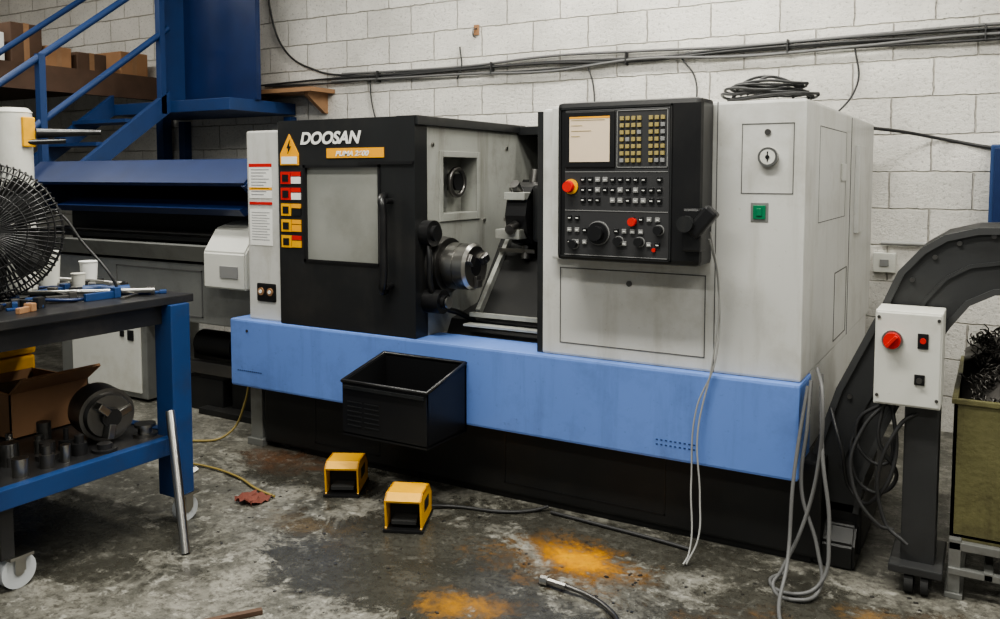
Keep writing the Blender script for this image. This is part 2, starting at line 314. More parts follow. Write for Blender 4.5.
# interior
box('interior_back',(-2.46,4.75,0.74),(-1.77,5.1,1.78),'base',G)
box('interior_roof',(-2.46,4.42,1.78),(-1.77,5.1,1.83),'dark',G,0.004)
prism('slant_bed',[(3.50,0.70),(3.66,0.70),(3.72,0.80),(3.98,0.85),(4.50,1.52),(4.60,1.52),(4.74,0.70)],'x',-2.459,-1.771,'base',G)
prism('way_cover',[(3.74,0.84),(3.80,0.80),(4.34,1.42),(4.28,1.46)],'x',-2.28,-1.775,'base',G)
prism('way_cover_edge',[(3.71,0.86),(3.73,0.83),(4.30,1.46),(4.28,1.49)],'x',-2.305,-2.28,'inner',G)
boxes('way_cover_sill',[((-2.31,3.66,0.83),(-1.775,3.69,0.85)),((-2.31,3.60,0.79),(-1.775,3.66,0.80))],'inner',G)
prism('way_cover_rib',[(3.93,1.03),(3.95,1.01),(3.985,1.05),(3.965,1.07)],'x',-2.28,-1.775,'steeld',G)
prism('way_cover_rib_upper',[(4.05,1.17),(4.07,1.15),(4.09,1.18),(4.07,1.20)],'x',-2.28,-1.775,'steeld',G)
bm=bmesh.new(); addcyl(bm,(-2.20,4.0,1.34),(-2.08,4.0,1.34),0.17,None,12); fin(bm,'turret_disc','black',G)
cyl('turret_cap',(-2.215,4.0,1.34),(-2.19,4.0,1.34),0.06,'steeld',G)
box('turret_body',(-2.08,3.90,1.20),(-1.80,4.25,1.50),'dark',G,0.02)
tl=[]
for i in range(6):
    a=i*math.pi/3+0.3; c=(-2.14,4.0+0.17*math.cos(a),1.34+0.17*math.sin(a)); e=(-2.14,4.0+0.24*math.cos(a),1.34+0.24*math.sin(a)); tl.append((c,e,0.026))
cyls('turret_tool_holders',tl,'steeld',G)
boxes('turret_tools',[((-2.30,3.99+0.03*i,1.30+0.08*i),(-2.08,4.01+0.03*i,1.32+0.08*i)) for i in range(-2,3)],'steel',G)
boxes('turret_coolant_block',[((-2.24,3.80,1.22),(-2.10,3.90,1.27)),((-2.20,3.82,1.42),(-2.08,3.90,1.46))],'inner',G,0.004)
# chuck
cx0=-2.46; cy=3.62; cz=1.09
cyls('spindle_nose',[((cx0,cy,cz),(cx0+0.06,cy,cz),0.15,0.14),((cx0+0.05,cy,cz),(cx0+0.09,cy,cz),0.10)],'steeld',G,seg=40)
cyls('chuck_body',[((cx0+0.08,cy,cz),(cx0+0.14,cy,cz),0.118),((cx0+0.14,cy,cz),(cx0+0.145,cy,cz),0.112),((cx0+0.145,cy,cz),(cx0+0.20,cy,cz),0.118),((cx0+0.20,cy,cz),(cx0+0.215,cy,cz),0.118,0.105)],'steel',G,seg=40)
cyl('chuck_bore',(cx0+0.21,cy,cz),(cx0+0.217,cy,cz),0.045,'black',G)
bm=bmesh.new()
for i in range(3):
    a=i*2*math.pi/3+0.5
    mt=Matrix.Translation((cx0+0.215,cy,cz))@Matrix.Rotation(a,4,'X')
    addbox(bm,(0,0.045,-0.022),(0.018,0.105,0.022),0.004,mt); addbox(bm,(0.016,0.065,-0.020),(0.026,0.10,0.020),0.003,mt)
fin(bm,'chuck_jaws','steeld',G)
cyls('tool_setter',[((-2.46,3.48,1.26),(-2.40,3.48,1.26),0.065),((-2.40,3.48,1.26),(-2.38,3.48,1.26),0.04),((-2.46,3.50,0.92),(-2.36,3.50,0.92),0.06),((-2.36,3.50,0.92),(-2.34,3.50,0.92),0.035)],'black',G,seg=28)
tube('coolant_pipe',[(-2.44,3.48,1.25),(-2.41,3.455,1.12),(-2.41,3.46,1.0),(-2.40,3.53,0.90),(-2.36,3.66,0.84),(-2.32,3.72,0.80)],0.016,'black',G)
cyls('setter_ring',[((-2.335,3.50,0.92),(-2.325,3.50,0.92),0.03)],'steel',G)
# right cabinet
CYB=5.42
box('control_cabinet',(-1.77,FY,0.742),(-0.64,CYB,1.84),'white',G,0.012)
box('cabinet_lower_side',(-1.0,3.62,0.40),(-0.642,5.3,0.745),'white',G)
box('opening_edge',(-1.80,FY+0.01,0.742),(-1.768,4.9,1.83),'dark',G)
s=[]
s+=frame_rect(-1.68,-1.02,0.80,1.14,FY,0.004)
s+=[((-0.985,FY-0.001,0.745),(-0.981,FY+0.001,1.84))]
s+=frame_rect(-0.885,-0.685,1.475,1.75,FY,0.003)
boxes('cabinet_seams',s,'seam',G)
boxes('cabinet_side_seams',frame_rect_x(4.15,4.5,0.78,1.1,-0.64,0.005)+[((-0.641,4.55,0.75),(-0.638,4.556,1.83))]+frame_rect_x(3.7,4.4,1.35,1.75,-0.64,0.003,0.001),'seam',G)
boxes('side_plates',[((-0.64,4.25,1.52),(-0.632,4.4,1.60)),((-0.64,4.7,1.25),(-0.62,4.95,1.7))],'white',G,0.003)
cyls('gauge',[((-0.78,FY,1.618),(-0.78,FY-0.022,1.618),0.038)],'steel',G,seg=32)
cyls('gauge_face',[((-0.78,FY-0.022,1.618),(-0.78,FY-0.024,1.618),0.029)],'cab',G,seg=32)
cyls('gauge_cap',[((-0.78,FY-0.024,1.618),(-0.78,FY-0.027,1.618),0.008)],'black',G,seg=16)
box('gauge_needle',(-0.782,FY-0.026,1.60),(-0.778,FY-0.023,1.64),'black',G)
cyls('cabinet_locks',[((-0.785,FY,1.715),(-0.785,FY-0.006,1.715),0.012),((-1.352,FY,1.085),(-1.352,FY-0.006,1.085),0.012)],'steeld',G)
boxes('power_switch_frame',[((-0.845,FY-0.003,1.365),(-0.777,FY,1.44))],'galv',G,0.001)
box('power_switch',(-0.835,FY-0.008,1.375),(-0.787,FY,1.43),'green',G,0.002)
box('power_switch_rocker',(-0.822,FY-0.012,1.388),(-0.80,FY-0.005,1.418),'green',G,0.002)
# operator panel
PY=3.25
box('operator_panel_case',(-1.615,PY,1.19),(-0.995,FY,1.85),'black',G,0.022)
box('operator_panel_face',(-1.575,PY-0.004,1.215),(-1.12,PY+0.01,1.815),'panel',G,0.003)
boxes('operator_panel_rim',frame_rect(-1.60,-1.112,1.205,1.825,PY,0.006,0.006),'dark',G)
box('screen_bezel',(-1.572,PY-0.012,1.578),(-1.350,PY,1.808),'black',G,0.004)
box('screen',(-1.550,PY-0.014,1.602),(-1.371,PY-0.010,1.787),'screen',G)
boxes('screen_lines',[((-1.542,PY-0.0155,1.772-i*0.022),(-1.542+w,PY-0.0135,1.774-i*0.022)) for i,w in enumerate([0.15,0.05,0.09,0.04])],'btny',G)
boxes('screen_header',[((-1.550,PY-0.0155,1.780),(-1.371,PY-0.0135,1.787))],'orange',G)
boxes('panel_divisions',frame_rect(-1.342,-1.128,1.578,1.808,PY-0.004,0.003,0.003)+[((-1.572,PY-0.006,1.560),(-1.125,PY-0.003,1.563)),((-1.572,PY-0.006,1.40),(-1.125,PY-0.003,1.403)),((-1.575,PY-0.006,1.215),(-1.125,PY-0.003,1.218))],'btn',G)
kb=[];kb2=[]
for r in range(7):
    for c in range(8):
        if c==4: continue
        x=-1.328+c*0.0245; z=1.775-r*0.028
        (kb if random.random()<0.7 else kb2).append(((x,PY-0.012,z-0.008),(x+0.016,PY-0.003,z+0.008)))
boxes('keyboard_keys',kb,'btny',G,0.001); boxes('keyboard_keys_dark',kb2,'btn',G,0.001)
bb=[];bl=[]
for r in range(3):
    for c in range(11):
        x=-1.50+c*0.033; z=1.53-r*0.042
        if random.random()<0.85: (bb if random.random()<0.4 else bl).append(((x,PY-0.012,z-0.010),(x+0.021,PY-0.003,z+0.010)))
for r in range(3):
    for c in range(12):
        x=-1.56+c*0.035; z=1.37-r*0.05
        if 2<c<6: continue
        if random.random()<0.7: (bb if random.random()<0.35 else bl).append(((x,PY-0.012,z-0.008),(x+0.019,PY-0.003,z+0.010)))
boxes('operator_keys_grey',bb,'btn',G,0.001); boxes('operator_keys_black',bl,'black',G,0.001)
boxes('key_legends',[((x,PY-0.0135,z-0.003),(x+0.011,PY-0.0115,z+0.001)) for (x,z) in [(l[0][0]+0.005,(l[0][2]+l[1][2])/2) for l in bb+bl]],'txt',G)
cyls('emergency_stop',[((-1.545,PY,1.50),(-1.545,PY-0.03,1.50),0.017),((-1.545,PY-0.03,1.50),(-1.545,PY-0.045,1.50),0.026,0.022)],'red',G)
cyls('emergency_ring',[((-1.545,PY-0.003,1.50),(-1.545,PY-0.009,1.50),0.032)],'yellow',G)
cyls('red_buttons',[((-1.27,PY,1.36),(-1.27,PY-0.025,1.36),0.017),((-1.18,PY,1.25),(-1.18,PY-0.012,1.25),0.008)],'red',G)
cyls('handwheel',[((-1.42,PY,1.31),(-1.42,PY-0.02,1.31),0.045),((-1.42,PY-0.02,1.31),(-1.42,PY-0.045,1.31),0.030)],'black',G,seg=32)
cyls('handwheel_ring',[((-1.42,PY-0.002,1.31),(-1.42,PY-0.007,1.31),0.050)],'btn',G,seg=32)
cyls('override_knobs',[((x,PY,z),(x,PY-0.03,z),0.018) for x,z in [(-1.33,1.28),(-1.24,1.28),(-1.16,1.33),(-1.53,1.26)]],'black',G)
cyls('override_rings',[((x,PY-0.002,z),(x,PY-0.006,z),0.022) for x,z in [(-1.33,1.28),(-1.24,1.28),(-1.16,1.33),(-1.53,1.26)]],'btn',G)
box('pendant_hook',(-1.06,PY-0.03,1.25),(-0.985,PY+0.05,1.42),'black',G,0.01)
cyls('pendant_wheel',[((-1.04,PY-0.03,1.36),(-1.04,PY-0.06,1.36),0.032)],'dark',G)
box('pendant_handset',(-0.030,-0.02,-0.075),(0.030,0.03,0.055),'black',G,0.012,Matrix.Translation((-0.975,PY-0.02,1.375))@Matrix.Rotation(0.7,4,'Y'))
box('panel_left_post',(-1.70,FY-0.05,1.18),(-1.615,FY+0.02,1.845),'white',G,0.01)
# chip basket on the apron
bx0,bx1,by0,by1=-2.63,-2.15,3.05,3.378
K=group('chip_basket',(-2.4,3.2,0.33))
prism('basket_left',[(by0+0.02,0.34),(by1,0.34),(by1,0.66),(by0,0.585)],'x',bx0,bx0+0.012,'black',K)
prism('basket_right',[(by0+0.02,0.34),(by1,0.34),(by1,0.66),(by0,0.585)],'x',bx1-0.012,bx1,'black',K)
box('basket_front',(bx0,by0,0.34),(bx1,by0+0.014,0.585),'black',K)
box('basket_back',(bx0,by1-0.012,0.34),(bx1,by1,0.66),'black',K)
box('basket_bottom',(bx0,by0,0.33),(bx1,by1,0.345),'black',K)
tube('basket_rim',[(bx0,by0,0.587),(bx0,by1-0.01,0.662),(bx1,by1-0.01,0.662),(bx1,by0,0.587)],0.010,'black',K,closed=True,res=1)
boxes('basket_vents',[((bx0+0.03+j*0.10,by0-0.003,0.38+i*0.022),(bx0+0.115+j*0.10,by0+0.001,0.385+i*0.022)) for i in range(6) for j in range(2)],'dark',K)
boxes('basket_lip',[((bx0+0.01,by0-0.012,0.555),(bx1-0.01,by0,0.57))],'dark',K)
# coil of cable on top
CC=group('cable_coil',(-0.86,3.72,1.84))
sp=[]
for k in range(9):
    rr=0.125+random.uniform(-0.03,0.03); zz=1.856+0.007*k; cx=-0.86+random.uniform(-0.03,0.03); cyy=3.72+random.uniform(-0.02,0.02)
    sp.append([(cx+rr*1.15*math.cos(a),cyy+rr*math.sin(a),zz+random.uniform(0,0.02)) for a in [i*2*math.pi/9 for i in range(10)]])
sp.append([(-1.0,3.7,1.87),(-0.95,3.66,1.93),(-0.86,3.7,1.96),(-0.76,3.72,1.93),(-0.7,3.8,1.87)])
sp.append([(-0.92,3.62,1.88),(-0.86,3.66,1.95),(-0.80,3.75,1.94),(-0.78,3.85,1.88)])
tube('coil_loops',None,0.006,'cabled',CC,splines=sp)

# ---------------------------------------------------------------- chip conveyor
C=group('chip_conveyor',(-0.2,3.8,0))
outer=[(-0.63,0.20),(-0.62,0.42),(-0.535,0.70),(-0.39,1.02),(-0.325,1.18),(-0.25,1.27),(-0.17,1.325),(-0.06,1.355),(0.10,1.36),(0.55,1.34),(0.70,1.28)]
inner=[(0.70,0.92),(0.40,0.92),(0.36,1.10),(0.12,1.12),(0.0,1.11),(-0.08,1.065),(-0.14,0.98),(-0.22,0.84),(-0.34,0.58),(-0.42,0.36),(-0.44,0.20)]
prism('conveyor_housing',outer+inner,'y',3.60,4.0,'conv',C)
def strip(name,pts,w,ya,yb,m):
    bm=bmesh.new(); n=len(pts); nr=[]
    for i in range(n):
        a=Vector(pts[max(0,i-1)]);b=Vector(pts[min(n-1,i+1)]); t=(b-a).normalized(); nr.append(Vector((-t.y,t.x)))
    rows=[]
    for i in range(n):
        p=Vector(pts[i]); q=p-nr[i]*w
        rows.append([bm.verts.new((p.x,ya,p.y)),bm.verts.new((q.x,ya,q.y)),bm.verts.new((q.x,yb,q.y)),bm.verts.new((p.x,yb,p.y))])
    for i in range(n-1):
        for j in range(4): bm.faces.new((rows[i][j],rows[i][(j+1)%4],rows[i+1][(j+1)%4],rows[i+1][j]))
    bm.faces.new(rows[0]); bm.faces.new(rows[-1][::-1])
    return fin(bm,name,m,C)
strip('outer_flange',outer,0.025,3.585,4.015,'convl')
strip('inner_flange',inner[2:][::-1],-0.022,3.587,4.01,'convl')
mid=[((outer[i][0]*0.5+inner[::-1][min(i,10)][0]*0.5),(outer[i][1]*0.5+inner[::-1][min(i,10)][1]*0.5)) for i in range(1,9)]
strip('side_rib',mid,0.014,3.592,4.0,'conv')
cyls('flange_bolts',[((p[0]+0.05,3.60,p[1]-0.03),(p[0]+0.05,3.59,p[1]-0.03),0.009) for p in outer[1:9]],'steeld',C)
box('conveyor_trough',(-0.70,3.60,0.03),(-0.43,4.0,0.24),'base',C,0.01)
# control box
box('control_box',(-0.378,3.40,0.705),(-0.155,3.575,1.055),'cab',C,0.006)
box('control_box_door',(-0.372,3.394,0.712),(-0.161,3.402,1.048),'cab',C,0.003)
cyls('rotary_switch_plate',[((-0.318,3.394,0.948),(-0.318,3.385,0.948),0.036)],'steel',C,seg=32)
cyls('rotary_switch',[((-0.318,3.385,0.948),(-0.318,3.365,0.948),0.029)],'red',C,seg=32)
box('rotary_handle',(-0.006,-0.02,-0.026),(0.006,0.0,0.026),'red',C,0.002,Matrix.Translation((-0.318,3.365,0.948))@Matrix.Rotation(0.7,4,'Y'))
boxes('box_plates',[((-0.235,3.388,0.925),(-0.200,3.395,0.98)),((-0.242,3.388,0.792),(-0.208,3.395,0.83))],'black',C,0.002)
cyls('box_buttons',[((-0.217,3.39,0.955),(-0.217,3.378,0.955),0.010)],'red',C)
cyls('box_key',[((-0.225,3.39,0.81),(-0.225,3.375,0.81),0.010),((-0.365,3.396,0.74),(-0.365,3.39,0.74),0.006),((-0.168,3.396,0.74),(-0.168,3.39,0.74),0.006),((-0.365,3.396,1.03),(-0.365,3.39,1.03),0.006),((-0.168,3.396,1.03),(-0.168,3.39,1.03),0.006)],'steeld',C)
# leg
box('support_leg',(-0.275,3.46,0.10),(-0.16,3.60,0.72),'conv',C,0.006)
box('support_bracket',(-0.30,3.5,0.86),(-0.2,3.62,0.96),'conv',C)
box('leg_foot',(-0.31,3.40,0.08),(-0.13,3.72,0.11),'conv',C,0.005)
cyls('leg_casters',[((-0.255,y,0.04),(-0.225,y,0.04),0.04) for y in (3.44,3.68)]+[((-0.20,y,0.04),(-0.175,y,0.04),0.04) for y in (3.44,3.68)],'rubber',C)
cyls('box_glands',[((x,3.48,0.705),(x,3.48,0.68),0.014) for x in (-0.35,-0.32,-0.20)],'black',C)
tube('box_cables',None,0.0075,'cabled',C,splines=[[(-0.35,3.48,0.69),(-0.36,3.46,0.55),(-0.30,3.5,0.40),(-0.40,3.55,0.32),(-0.47,3.56,0.45),(-0.44,3.58,0.6)],[(-0.32,3.48,0.69),(-0.30,3.45,0.5),(-0.36,3.46,0.33),(-0.44,3.55,0.28),(-0.5,3.5,0.5),(-0.55,3.57,0.62)],[(-0.20,3.48,0.69),(-0.29,3.44,0.62),(-0.33,3.44,0.25),(-0.25,3.43,0.18)],[(-0.34,3.48,0.69),(-0.41,3.46,0.6),(-0.45,3.42,0.42),(-0.35,3.42,0.24),(-0.30,3.45,0.22)],[(-0.35,3.48,0.69),(-0.44,3.5,0.60),(-0.42,3.5,0.48),(-0.34,3.5,0.45),(-0.31,3.5,0.56)]])

# ---------------------------------------------------------------- swarf bin
B=group('swarf_bin',(0.45,3.95,0))
X0,X1,Y0,Y1=-0.115,1.0,3.50,4.35
boxes('bin_walls',[((X0,Y0,0.22),(X1,Y0+0.012,0.73)),((X0,Y1-0.012,0.22),(X1,Y1,0.73)),((X0,Y0,0.22),(X0+0.012,Y1,0.73)),((X1-0.012,Y0,0.22),(X1,Y1,0.73)),((X0,Y0,0.21),(X1,Y1,0.23))],'bin',B)
boxes('bin_rim',[((X0-0.008,Y0-0.008,0.715),(X1+0.008,Y0+0.012,0.735)),((X0-0.008,Y1-0.012,0.715),(X1+0.008,Y1+0.008,0.735)),((X0-0.008,Y0,0.715),(X0+0.012,Y1,0.735)),((X1-0.012,Y0,0.715),(X1+0.008,Y1,0.735))],'bin',B,0.003)
boxes('bin_ribs',[((x,Y0-0.02,0.22),(x+0.03,Y0,0.70)) for x in (0.22,0.62)],'bin',B,0.003)
boxes('bin_skids',[((X0+0.0,Y0-0.03,0.02),(X0+0.04,Y0+0.02,0.22)),((X0+0.0,Y1-0.05,0.02),(X0+0.05,Y1,0.22)),((X1-0.1,Y0,0.02),(X1-0.04,Y0+0.05,0.22)),((X1-0.1,Y1-0.05,0.02),(X1-0.04,Y1,0.22)),((X0-0.01,Y0-0.04,0.0),(X0+0.05,Y1,0.02)),((X1-0.12,Y0-0.02,0.0),(X1-0.02,Y1,0.03)),((X0,Y0-0.03,0.18),(X1,Y0+0.0,0.21)),((0.0,Y0-0.04,0.09),(0.03,Y1,0.12)),((X0,Y0-0.04,0.09),(X1,Y0-0.01,0.115))],'galv',B,0.003)
def heap(nx,ny): return 0.62+0.36*max(0,1-((nx+0.3)**2*0.7+ny*ny*0.75))
bm=bmesh.new(); bmesh.ops.create_grid(bm,x_segments=24,y_segments=20,size=0.5)
for v in bm.verts:
    nx,ny=v.co.x*2,v.co.y*2
    v.co=Vector(((X0+X1)/2+nx*0.54,(Y0+Y1)/2+ny*0.41,heap(nx,ny)+random.uniform(-0.02,0.02)-0.03))
fin(bm,'swarf_heap','swarf',B,True)
sp=[]
for k in range(620):
    nx=random.uniform(-0.97,0.97) if k%2 else random.uniform(-0.97,-0.2);ny=random.uniform(-0.97,0.97)
    p=Vector(((X0+X1)/2+nx*0.53,(Y0+Y1)/2+ny*0.40,heap(nx,ny)+random.uniform(-0.02,0.03)))
    d=Vector((random.uniform(-1,1),random.uniform(-1,1),random.uniform(-0.3,0.5))).normalized(); ln=random.uniform(0.03,0.10); r=random.uniform(0.006,0.016)
    u=d.orthogonal().normalized(); w=d.cross(u); n=random.randint(6,11)
    sp.append([tuple(p+d*(ln*(i/n-0.5))+u*r*math.cos(i*1.5)+w*r*math.sin(i*1.5)) for i in range(n)])
tube('swarf_curls',None,0.0025,'swarf',B,splines=sp,res=2)

# ---------------------------------------------------------------- loose cables by machine
PC=group('power_cable',(-0.6,3.2,0))
tube('power_cable_loops',None,0.0075,'cable',PC,splines=[
 [(-0.585,3.45,0.80),(-0.55,3.36,0.73),(-0.555,3.34,0.45),(-0.60,3.30,0.22),(-0.66,3.24,0.06),(-0.68,3.20,0.012),(-0.58,3.14,0.012),(-0.52,3.22,0.03),(-0.54,3.29,0.15),(-0.61,3.33,0.35),(-0.60,3.36,0.6),(-0.60,3.41,0.76)],
 [(-0.57,3.45,0.78),(-0.54,3.34,0.5),(-0.50,3.28,0.22),(-0.52,3.22,0.05),(-0.60,3.18,0.012),(-0.70,3.24,0.012),(-0.66,3.30,0.03)],
 [(-0.61,3.40,0.74),(-0.635,3.30,0.40),(-0.63,3.2,0.12),(-0.62,3.02,0.012),(-0.52,2.8,0.012),(-0.46,2.55,0.012),(-0.50,2.3,0.012)]])
DC=group('pendant_cable',(-1.0,3.3,0))
tube('pendant_cable_strands',None,0.0038,'cablel',DC,splines=[[(-0.955,3.25,1.33),(-0.94,3.33,1.1),(-0.97,3.36,0.8),(-1.02,3.34,0.5),(-1.0,3.32,0.25),(-0.99,3.27,0.1),(-1.02,3.22,0.01)],[(-0.965,3.27,1.30),(-0.95,3.34,1.15),(-0.96,3.36,0.8),(-1.03,3.35,0.6),(-1.04,3.33,0.3),(-1.02,3.25,0.04),(-1.03,3.21,0.01)]])
H=group('floor_hose',(-1.25,2.77,0))
tube('hose',[(-1.34,2.79,0.025),(-1.25,2.78,0.018),(-1.16,2.74,0.016),(-1.08,2.66,0.016),(-1.04,2.5,0.016)],0.009,'steeld',H)
cyls('hose_fitting',[((-1.42,2.80,0.020),(-1.34,2.79,0.022),0.013),((-1.45,2.80,0.020),(-1.42,2.80,0.020),0.018)],'steel',H,seg=8)
tube('yellow_air_hose',[(-3.75,3.02,0.012),(-3.6,3.05,0.012),(-3.3,3.02,0.012),(-3.1,2.95,0.012),(-2.95,2.92,0.012)],0.006,'hosey')
tube('air_line',[(-3.82,3.60,0.42),(-3.84,3.58,0.2),(-3.86,3.45,0.03),(-4.0,3.3,0.012),(-4.3,3.15,0.012)],0.007,'hosey')
bm=bmesh.new()
bmesh.ops.create_grid(bm,x_segments=9,y_segments=7,size=0.065,matrix=Matrix.Translation((-3.02,2.85,0.0)))
for v in bm.verts: v.co.z=0.004+random.uniform(0,0.03); v.co.x+=random.uniform(-0.012,0.012); v.co.y+=random.uniform(-0.012,0.012)
fin(bm,'shop_rag','redrag',None,True)
box('wood_stick',(-0.20,-0.012,0.0),(0.20,0.012,0.018),'woodd',None,0.003,Matrix.Translation((-2.32,1.95,0))@Matrix.Rotation(0.95,4,'Z'))
# loose chips and debris on the floor
bm=bmesh.new()
for k in range(240):
    x=random.uniform(-4.2,-0.1); y=random.uniform(2.2,3.42); s_=random.uniform(0.0015,0.005)
    if x<-3.0 and y<2.7: continue
    T=Matrix.Translation((x,y,0))@Matrix.Rotation(random.uniform(0,3),4,'Z'); addbox(bm,(-s_*random.uniform(1,3),-s_,0),(s_,s_,s_*0.7),0,T)
fin(bm,'metal_chips','steeld')

# ---------------------------------------------------------------- foot pedals
def pedal(loc,ang,cab):
    e=group('foot_pedal',(loc[0],loc[1],0)); T=Matrix.Translation((loc[0],loc[1],0))@Matrix.Rotation(ang,4,'Z')
    w=0.082
    side=[(-0.12,0.0),(0.12,0.0),(0.12,0.10),(0.06,0.16),(-0.08,0.165),(-0.12,0.14),(-0.105,0.02)]
    prism('guard_left',side,'x',-w,-w+0.008,'yellow',e,T); prism('guard_right',side,'x',w-0.008,w,'yellow',e,T)
    top=[(0.12,0.09),(0.12,0.10),(0.06,0.16),(-0.08,0.165),(-0.12,0.14),(-0.115,0.13),(-0.078,0.153),(0.055,0.148)]
    prism('guard_top',top,'x',-w,w,'yellow',e,T)
    box('guard_back',(-w,0.11,0.0),(w,0.12,0.10),'yellow',e,0,T)
    box('base',(-w-0.006,-0.125,0.0),(w+0.006,0.125,0.015),'black',e,0.003,T)
    box('guard_liner',(-w+0.009,-0.04,0.015),(w-0.009,0.105,0.14),'rubber',e,0,T)
    prism('treadle',[(-0.10,0.03),(0.0,0.06),(0.0,0.075),(-0.10,0.045)],'x',-0.055,0.055,'rubber',e,T)
    box('side_badge',(w,-0.05,0.07),(w+0.002,0.04,0.12),'black',e,0,T)
    tube('cord',cab,0.008,'cabled',e)
pedal((-2.74,3.20),math.radians(28),[(-2.80,3.31,0.03),(-2.88,3.38,0.03),(-2.99,3.34,0.012),(-3.02,3.42,0.03),(-2.9,3.47,0.012)])
pedal((-2.23,3.02),math.radians(24),[(-2.27,3.13,0.03),(-2.15,3.25,0.010),(-1.9,3.32,0.010),(-1.8,3.40,0.010),(-1.75,3.45,0.02)])
tube('floor_cable',[(-1.72,3.42,0.010),(-1.45,3.40,0.010),(-1.2,3.38,0.010),(-1.05,3.36,0.010)],0.008,'cabled')

# ---------------------------------------------------------------- workbench
W=group('workbench',(-3.7,2.1,0))
box('bench_top',(-4.45,1.35,0.985),(-3.10,2.60,1.02),'bench',W,0.004)
boxes('bench_apron',[((-4.40,2.50,0.90),(-3.14,2.56,0.985)),((-3.20,1.4,0.90),(-3.14,2.52,0.985)),((-4.40,1.4,0.9),(-4.34,2.52,0.985))],'bench',W)
boxes('bench_legs',[((-3.19,2.46,0.13),(-3.08,2.56,0.985)),((-3.19,1.30,0.13),(-3.08,1.40,0.985)),((-4.42,2.46,0.13),(-4.31,2.56,0.985)),((-4.42,1.40,0.13),(-4.31,1.50,0.985))],'benchblue',W,0.005)
boxes('bench_lower_rails',[((-3.13,1.4,0.33),(-3.085,2.5,0.405)),((-4.36,2.50,0.33),(-3.15,2.545,0.405)),((-4.42,1.4,0.33),(-4.37,2.5,0.405))],'benchblue',W,0.003)
box('bench_shelf',(-4.37,1.42,0.385),(-3.13,2.50,0.40),'bench',W)
def caster(x,y,r=0.055):
    cyls('caster_wheel',[((x-0.02,y,r),(x+0.02,y,r),r)],'wheel',W,seg=32)
    cyls('caster_hub',[((x-0.025,y,r),(x+0.025,y,r),0.018)],'steel',W)
    boxes('caster_fork',[((x-0.032,y-0.02,r),(x-0.026,y+0.02,0.125)),((x+0.026,y-0.02,r),(x+0.032,y+0.02,0.125)),((x-0.045,y-0.045,0.12),(x+0.045,y+0.045,0.132))],'steel',W)
caster(-3.12,2.54); caster(-3.15,1.79,0.066); caster(-4.36,2.5); caster(-4.36,1.5)
box('caster_mount',(-3.18,1.72,0.13),(-3.12,1.77,0.34),'bench',W)
cyls('bench_top_tube',[((-4.30,2.42,1.045),(-3.45,2.50,1.045),0.018)],'steel',W)
def cup(x,y,h=0.11,r=0.04,m='paper'):
    bm=bmesh.new(); addcyl(bm,(x,y,1.02),(x,y,1.02+h),r*0.8,r,20); addcyl(bm,(x,y,1.02+h),(x,y,1.024+h),r*1.08,r*1.08,20); fin(bm,'plastic_cup',m,None,True)
cup(-4.05,2.38,0.19,0.06); cup(-3.82,2.38,0.17,0.05,'cab'); cup(-3.60,2.38,0.08,0.03,'cab'); cup(-3.70,2.50,0.12,0.04,'paper')
HT=group('hand_tools',(-3.5,2.1,1.02))
for q,mm in enumerate(['steeld','steel','bench','benchblue','card']):
    bm=bmesh.new()
    for k in range(11 if mm!='card' else 3):
        x=random.uniform(-3.85,-3.2);y=random.uniform(1.75,2.5);a=random.uniform(0,3.14);l=random.uniform(0.03,0.10); hh=random.uniform(0.012,0.05)
        T=Matrix.Translation((x,y,1.02))@Matrix.Rotation(a,4,'Z'); addbox(bm,(-l,-0.01,0),(l,0.01,hh*0.7),0.003,T)
        addbox(bm,(l-0.01,-0.018,0),(l+0.02,0.018,hh),0.004,T)
    fin(bm,'tools_%s'%mm,mm,HT)
tube('bench_cable',None,0.007,'navy',HT,splines=[[(-3.5,2.1,1.03),(-3.6,2.3,1.03),(-3.8,2.35,1.03),(-3.75,2.2,1.03),(-3.55,2.25,1.035),(-3.4,2.4,1.03),(-3.2,2.45,1.03)],[(-3.3,1.8,1.03),(-3.4,2.0,1.04),(-3.3,2.2,1.03),(-3.45,2.35,1.04),(-3.6,2.45,1.03)]])
tube('rag',[(-3.45,2.3,1.045),(-3.4,2.36,1.045),(-3.33,2.35,1.045),(-3.3,2.42,1.045)],0.022,'benchblue',HT)
cyls('long_bar',[((-3.75,1.9,1.05),(-3.18,2.46,1.045),0.011)],'steel',HT)
# fan on bench
F=group('desk_fan',(-3.5,1.95,1.02))
fc=Vector((-3.50,1.93,1.32)); fd=Vector((0.78,-0.62,0.05)).normalized(); fu=fd.orthogonal().normalized(); fw=fd.cross(fu)
def fp(r,a,k): return tuple(fc+fu*r*1.18*math.cos(a)+fw*r*1.18*math.sin(a)+fd*k)
sp=[]
for r,k in [(0.23,0.0),(0.23,0.03),(0.21,0.06),(0.19,0.072),(0.16,0.085),(0.13,0.095),(0.10,0.10),(0.05,0.105),(0.18,-0.06),(0.12,-0.08)]:
    sp.append([fp(r,i*2*math.pi/16,k) for i in range(17)])
for i in range(72):
    a=i*2*math.pi/72; sp.append([fp(0.04,a,0.105),fp(0.12,a,0.097),fp(0.20,a,0.065),fp(0.235,a,0.015),fp(0.20,a,-0.05),fp(0.08,a,-0.09)])
tube('fan_cage',None,0.0034,'black',F,splines=sp,res=4)
bm=bmesh.new()
for i in range(5):
    a=i*2*math.pi/5; pts=[fp(0.03,a,-0.01),fp(0.10,a-0.35,0.02),fp(0.19,a-0.45,0.03),fp(0.215,a,0.01),fp(0.205,a+0.5,-0.01),fp(0.12,a+0.7,-0.03),fp(0.03,a+0.7,-0.02)]
    bm.faces.new([bm.verts.new(p) for p in pts])
fin(bm,'fan_blades','base',F)
